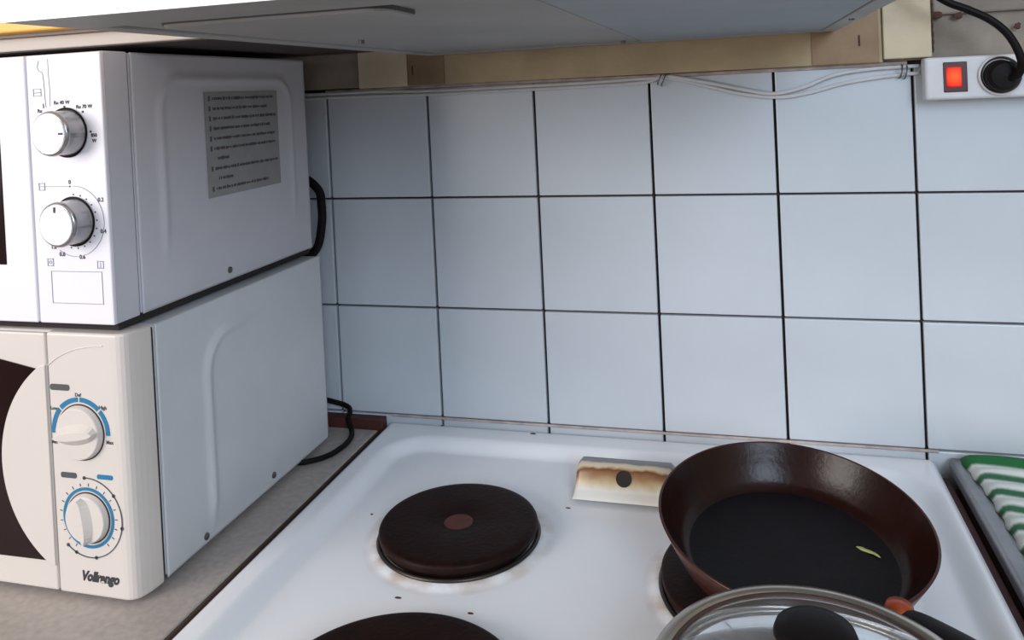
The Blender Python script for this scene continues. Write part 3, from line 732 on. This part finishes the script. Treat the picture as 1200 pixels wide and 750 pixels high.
# frame of the underside
for a in ((HX0, HX1, HY0, HY0 + 0.050), (HX0, HX1, HY1 - 0.016, HY1), (HX0, HX0 + 0.016, HY0 + 0.050, HY1 - 0.016), (HX1 - 0.014, HX1, HY0 + 0.050, HY1 - 0.016)):
    obj('bottom_frame', B(a[0], a[1], a[2], a[3], HZ, HZ + 0.012, bev=0.0012), 'hood', hd)
o = obj('filter_panel', B(HX0 + 0.0165, 0.3845, HY0 + 0.0505, HY1 - 0.0165, HZ + 0.0016, HZ + 0.010, bev=0.001), 'hood', hd); o['label'] = 'brownish grey filter panel'
o2 = obj('filter_panel', B(0.3860, HX1 - 0.0145, HY0 + 0.0505, HY1 - 0.0165, HZ + 0.0010, HZ + 0.010, bev=0.001), 'hoodfilter', hd); o2['label'] = 'blue grey filter panel'
bm = prism_xy(bmesh.new(), rr_poly(0.185, 0.316, -0.526, -0.478, 0.010), HZ - 0.0022, HZ + 0.0018)
lt = obj('lamp_cover', bm, 'hood', hd)
mod = lt.modifiers.new('b', 'BEVEL'); mod.width = 0.0012; mod.segments = 2; mod.limit_method = 'ANGLE'
obj('lamp_groove_shade', prism_xy(bmesh.new(), rr_poly(0.1842, 0.3170, -0.5272, -0.4772, 0.011), HZ - 0.0006, HZ + 0.0018), 'pill', hd)  # dark sheet drawn as the shaded groove round the lamp cover
obj('latch', B(0.262, 0.300, -0.4735, -0.4680, HZ - 0.0012, HZ + 0.0016, bev=0.0008), 'steel', hd)
for (x, y) in ((0.37, -0.055), (0.57, -0.2), (0.195, -0.30)):
    obj('screw', L([(0, 0), (0.0022, 0), (0.0022, 0.003), (0, 0.003)], (x, y, HZ - 0.0013), n=14), 'screw', hd)
bm = bmesh.new()
pr = [(HY0, 1.3387), (HY0 - 0.001, 1.35), (HY0 - 0.001, 1.408), (HY0 + 0.004, 1.412), (HY0 + 0.30, 1.47), (HY1, 1.47), (HY1, 1.3515), (HY0 + 0.002, 1.3515), (HY0 + 0.002, 1.3387)]
a = [bm.verts.new((HX0 - 0.001, y, z)) for y, z in pr]; b_ = [bm.verts.new((HX1 + 0.001, y, z)) for y, z in pr]
bm.faces.new(a); bm.faces.new(b_[::-1])
for i in range(len(pr)):
    j = (i + 1) % len(pr); bm.faces.new((a[i], b_[i], b_[j], a[j]))
sh = obj('shell', bm, 'hoodwhite', hd)
for k in range(3):
    obj('button', B(0.46 + 0.03 * k, 0.48 + 0.03 * k, HY0 - 0.003, HY0 - 0.0008, 1.375, 1.385, bev=0.0008), 'greyink', sh)

# ------------------------------------------------------------------ socket strip, plug and cables on the wall
ss = thing('socket_strip', 'white wall socket strip with a lit red switch', 'socket', (0.75, -0.01, 1.265))
obj('housing', B(0.656, 0.90, -0.0275, -0.0085, 1.2660, 1.3070, bev=0.003, seg=3), 'socket', ss)
sw = obj('switch', B(0.6718, 0.6925, -0.0287, -0.0265, 1.2730, 1.3020, bev=0.0008), 'switchdark', ss); sw['label'] = 'dark framed red rocker switch'
obj('rocker', B(0.6742, 0.6872, -0.0300, -0.0280, 1.2780, 1.2970, bev=0.001), 'red', sw)
def socket(cx):
    s = obj('socket', L([(0.0185, 0.0), (0.0185, 0.0022), (0.0170, 0.0026), (0.0158, 0.0010), (0.0150, -0.0005), (0, -0.0005)], (cx, -0.0275, 1.2875), axis='-Y', n=48), 'socketdark', ss)
    obj('socket_rim', L([(0.0178, 0.001), (0.0192, 0.001), (0.0190, 0.0028), (0.0176, 0.0034)], (cx, -0.0275, 1.2875), axis='-Y', n=48, closed=True), 'socket', s)
socket(0.7205)
socket(0.775)
pg = thing('plug', 'black plug with cable in the socket beside the red switch', 'plug', (0.7205, -0.03, 1.2875))
obj('plug_body', L([(0, 0.0012), (0.0145, 0.0012), (0.0150, 0.004), (0.0140, 0.012), (0.011, 0.016), (0, 0.0165)], (0.7200, -0.0275, 1.2870), axis='-Y', n=32), 'black', pg)
obj('cable', T([(0.7240, -0.040, 1.2840), (0.7290, -0.049, 1.2870), (0.7310, -0.054, 1.2975), (0.7270, -0.055, 1.3120), (0.7190, -0.055, 1.3265), (0.7060, -0.055, 1.3390), (0.689, -0.055, 1.349), (0.668, -0.055, 1.360), (0.64, -0.055, 1.385), (0.61, -0.05, 1.42), (0.595, -0.04, 1.46)], 0.0036, n=12), 'black', pg)

def cable(pts, lab):
    o = obj('wall_cable', T(pts, 0.0019, n=8), 'clear'); tag(o, lab, 'cable'); return o
cable([(-0.04, -0.0035, 1.301), (-0.001, -0.0035, 1.3005), (0.06, -0.0035, 1.3005), (0.132, -0.0035, 1.2985), (0.235, -0.0035, 1.2985), (0.323, -0.0035, 1.2990), (0.393, -0.0035, 1.3005), (0.420, -0.0035, 1.2975), (0.451, -0.0035, 1.2890), (0.485, -0.0035, 1.2795), (0.521, -0.0035, 1.2745), (0.55, -0.0035, 1.2775), (0.586, -0.0035, 1.2860), (0.62, -0.0035, 1.2905), (0.655, -0.0045, 1.2930)],
      'lower of the two pale cables sagging along the top of the tiles')
cable([(-0.04, -0.0035, 1.2955), (-0.001, -0.0035, 1.296), (0.06, -0.0035, 1.2955), (0.132, -0.0035, 1.2945), (0.235, -0.0035, 1.2945), (0.323, -0.0035, 1.2950), (0.385, -0.0035, 1.2965), (0.405, -0.0035, 1.302), (0.440, -0.0068, 1.2955), (0.485, -0.0070, 1.2845), (0.515, -0.0072, 1.2785), (0.545, -0.0068, 1.2835), (0.575, -0.0062, 1.2945), (0.61, -0.0045, 1.2990), (0.655, -0.0045, 1.3000)],
      'upper of the two pale cables along the tile tops, ending at the socket strip')
def clip(x, z, lab, ang=10):
    t = thing('cable_clip', lab, 'clip', (x, -0.001, z), 'cable clips on the tiles')
    for dx in (-0.0022, 0.0022):
        bm = T([(dx, 0.000, 0.007), (dx, -0.006, 0.0055), (dx, -0.0085, 0), (dx, -0.006, -0.0055), (dx, 0.000, -0.007)], 0.0007, n=8, sm=4)
        bmesh.ops.rotate(bm, verts=bm.verts[:], cent=(0, 0, 0), matrix=Matrix.Rotation(math.radians(ang), 3, 'Y'))
        bmesh.ops.translate(bm, verts=bm.verts[:], vec=(x, -0.001, z))
        obj('wire_hoop', bm, 'screw', t)
clip(0.403, 1.299, 'small metal clip holding the cables at the middle of the tile tops', 25)
clip(0.641, 1.295, 'small metal clip holding the cables beside the socket strip', 10)

# ------------------------------------------------------------------ frying pan, tipped towards its handle
pn = Vector((0.0563, -0.1242, 1.0)).normalized()
pc = Vector((0.5084, -0.2420, 0.9585))
pan = thing('frying_pan', 'brown non-stick frying pan tilted on the back right hotplate', 'pan', pc)
ex = Vector((0.60 - 0.5093, -0.345 + 0.2215, 0)); ex = (ex - pn * ex.dot(pn)).normalized(); ey = pn.cross(ex)
PM = Matrix((ex, ey, pn)).transposed().to_4x4(); PM = PM @ Matrix.Scale(0.966, 4); PM.translation = pc
def pobj(name, bm, m, parent, smooth=True):
    bm.transform(PM); return obj(name, bm, m, parent, smooth)
R0 = 0.104
body_in = [(0.0, -0.0345), (0.078, -0.0345), (0.0835, -0.0330), (0.0885, -0.0285), (0.0955, -0.0150), (0.1010, -0.0040), (0.1030, 0.0)]
o = pobj('pan_body', L([(0.1030, -0.0002), (0.1040, 0.0006), (0.1050, -0.0004), (0.1030, -0.0050), (0.0975, -0.0165), (0.0905, -0.0300), (0.0850, -0.0355), (0.0780, -0.0370), (0, -0.0370),], (0, 0, 0), n=96), 'panout', pan)
pw = pobj('inner_wall', L([(0.1031, -0.0001), (0.1010, -0.0040), (0.0955, -0.0150), (0.0885, -0.0285), (0.0835, -0.0330), (0.0800, -0.0340)], (0, 0, 0), n=96), 'panwall', pan); pw['label'] = 'dark brown flared wall'
pf = pobj('cooking_surface', L([(0.0802, -0.0340), (0.0780, -0.0345), (0, -0.0345)], (0, 0, 0), n=96), 'panin', pan); pf['label'] = 'near black cooking surface'
# bracket + handle along +x of the pan frame
br2 = pobj('handle_bracket', L([(0, 0.0), (0.0095, 0.0), (0.0105, 0.003), (0.0085, 0.009), (0, 0.011)], (0.1065, 0, -0.006), n=28), 'copper', pan); br2['label'] = 'orange bracket'
bm = bmesh.new()
path = [(0.106, 0, -0.010), (0.118, 0, -0.005), (0.14, 0, 0.001), (0.17, 0, 0.009), (0.21, 0, 0.018), (0.25, 0, 0.024), (0.265, 0, 0.025)]
tube(bm, path, lambda t: 0.0085 + 0.0035 * math.sin(min(1, t * 1.1) * math.pi) , n=16)
for v in bm.verts: v.co.y *= 1.25
pobj('handle', bm, 'black', pan)
# scrap of herb in the pan
bm = bmesh.new()
for k, (x, y, w_, rz) in enumerate(((0.0, 0.0, 0.0085, 0.5), (0.006, -0.004, 0.005, 0.9), (-0.004, 0.003, 0.004, 0.1))):
    vs = lathe(bm, [(0, 0.0012), (0.6, 0.001), (1, 0)], (0, 0, 0), n=10)
    for v in vs:
        q = Vector((v.co.x * w_, v.co.y * w_ * 0.22, v.co.z))
        c, s = math.cos(-rz), math.sin(-rz); v.co = Vector((x + q.x * c - q.y * s, y + q.x * s + q.y * c, q.z))
hx = Vector((0.5625, -0.2200, 0.9210)); dd_ = (hx - (pc - pn * 0.0331)).dot(pn)
bmesh.ops.translate(bm, verts=bm.verts[:], vec=hx - pn * dd_)
tag(obj('herb_scrap', bm, 'scrap'), 'small pale green scrap of food in the frying pan', 'food scrap')

# ------------------------------------------------------------------ pot and glass lid on the front right plate
pt = thing('saucepan', 'steel saucepan on the front right hotplate under the glass lid', 'pot', (0.508, -0.43, 0.912))
pcx, pcy = 0.509, -0.4235
obj('pot_body', L([(0, 0), (0.066, 0), (0.070, 0.002), (0.072, 0.030), (0.0735, 0.0330), (0.072, 0.0345), (0.0705, 0.0330), (0.0685, 0.003), (0, 0.0022)], (pcx, pcy, 0.9118), n=80), 'potsteel', pt, smooth=True)
obj('handle', T([(pcx - 0.070, pcy - 0.01, 0.938), (pcx - 0.085, pcy - 0.025, 0.938), (pcx - 0.085, pcy - 0.045, 0.938), (pcx - 0.066, pcy - 0.048, 0.938)], 0.0035), 'steel', pt)
lx, ly, lz = 0.5108, -0.4175, 0.9505
ld = thing('glass_lid', 'domed glass pot lid with steel rim and black knob', 'lid', (lx, ly, lz))
r = 0.0950
obj('steel_rim', L([(r - 0.0105, 0.0022), (r - 0.007, 0.0040), (r - 0.002, 0.0034), (r, 0.0008), (r - 0.001, -0.0022), (r - 0.006, -0.0026), (r - 0.012, -0.0008)], (lx, ly, lz), n=128, closed=True), 'rimsteel', ld, smooth=True)
dome = [(r - 0.0085 - (r - 0.0085) * (k / 16), 0.001 + 0.0165 * (1 - (1 - k / 16) ** 2)) for k in range(17)]
lower = [(max(0, a - 0.0), b_ - 0.0028) for a, b_ in dome][::-1]
obj('glass', L(dome + lower, (lx, ly, lz), n=128), 'glass', ld, smooth=True)
o = obj('gasket_line', L([(r - 0.0130, 0.0022), (r - 0.0105, 0.0022), (r - 0.0105, 0.0034), (r - 0.0130, 0.0034)], (lx, ly, lz), n=128, closed=True), 'counteredge', ld, smooth=True); o['label'] = 'dark line inside the rim'
kb = obj('knob', L([(0, 0.0177), (0.010, 0.0177), (0.0085, 0.0215), (0.010, 0.025), (0.0205, 0.0285), (0.0228, 0.0315), (0.0215, 0.0350), (0.014, 0.0375), (0, 0.0385)], (lx, ly, lz), n=64), 'black', ld, smooth=True)
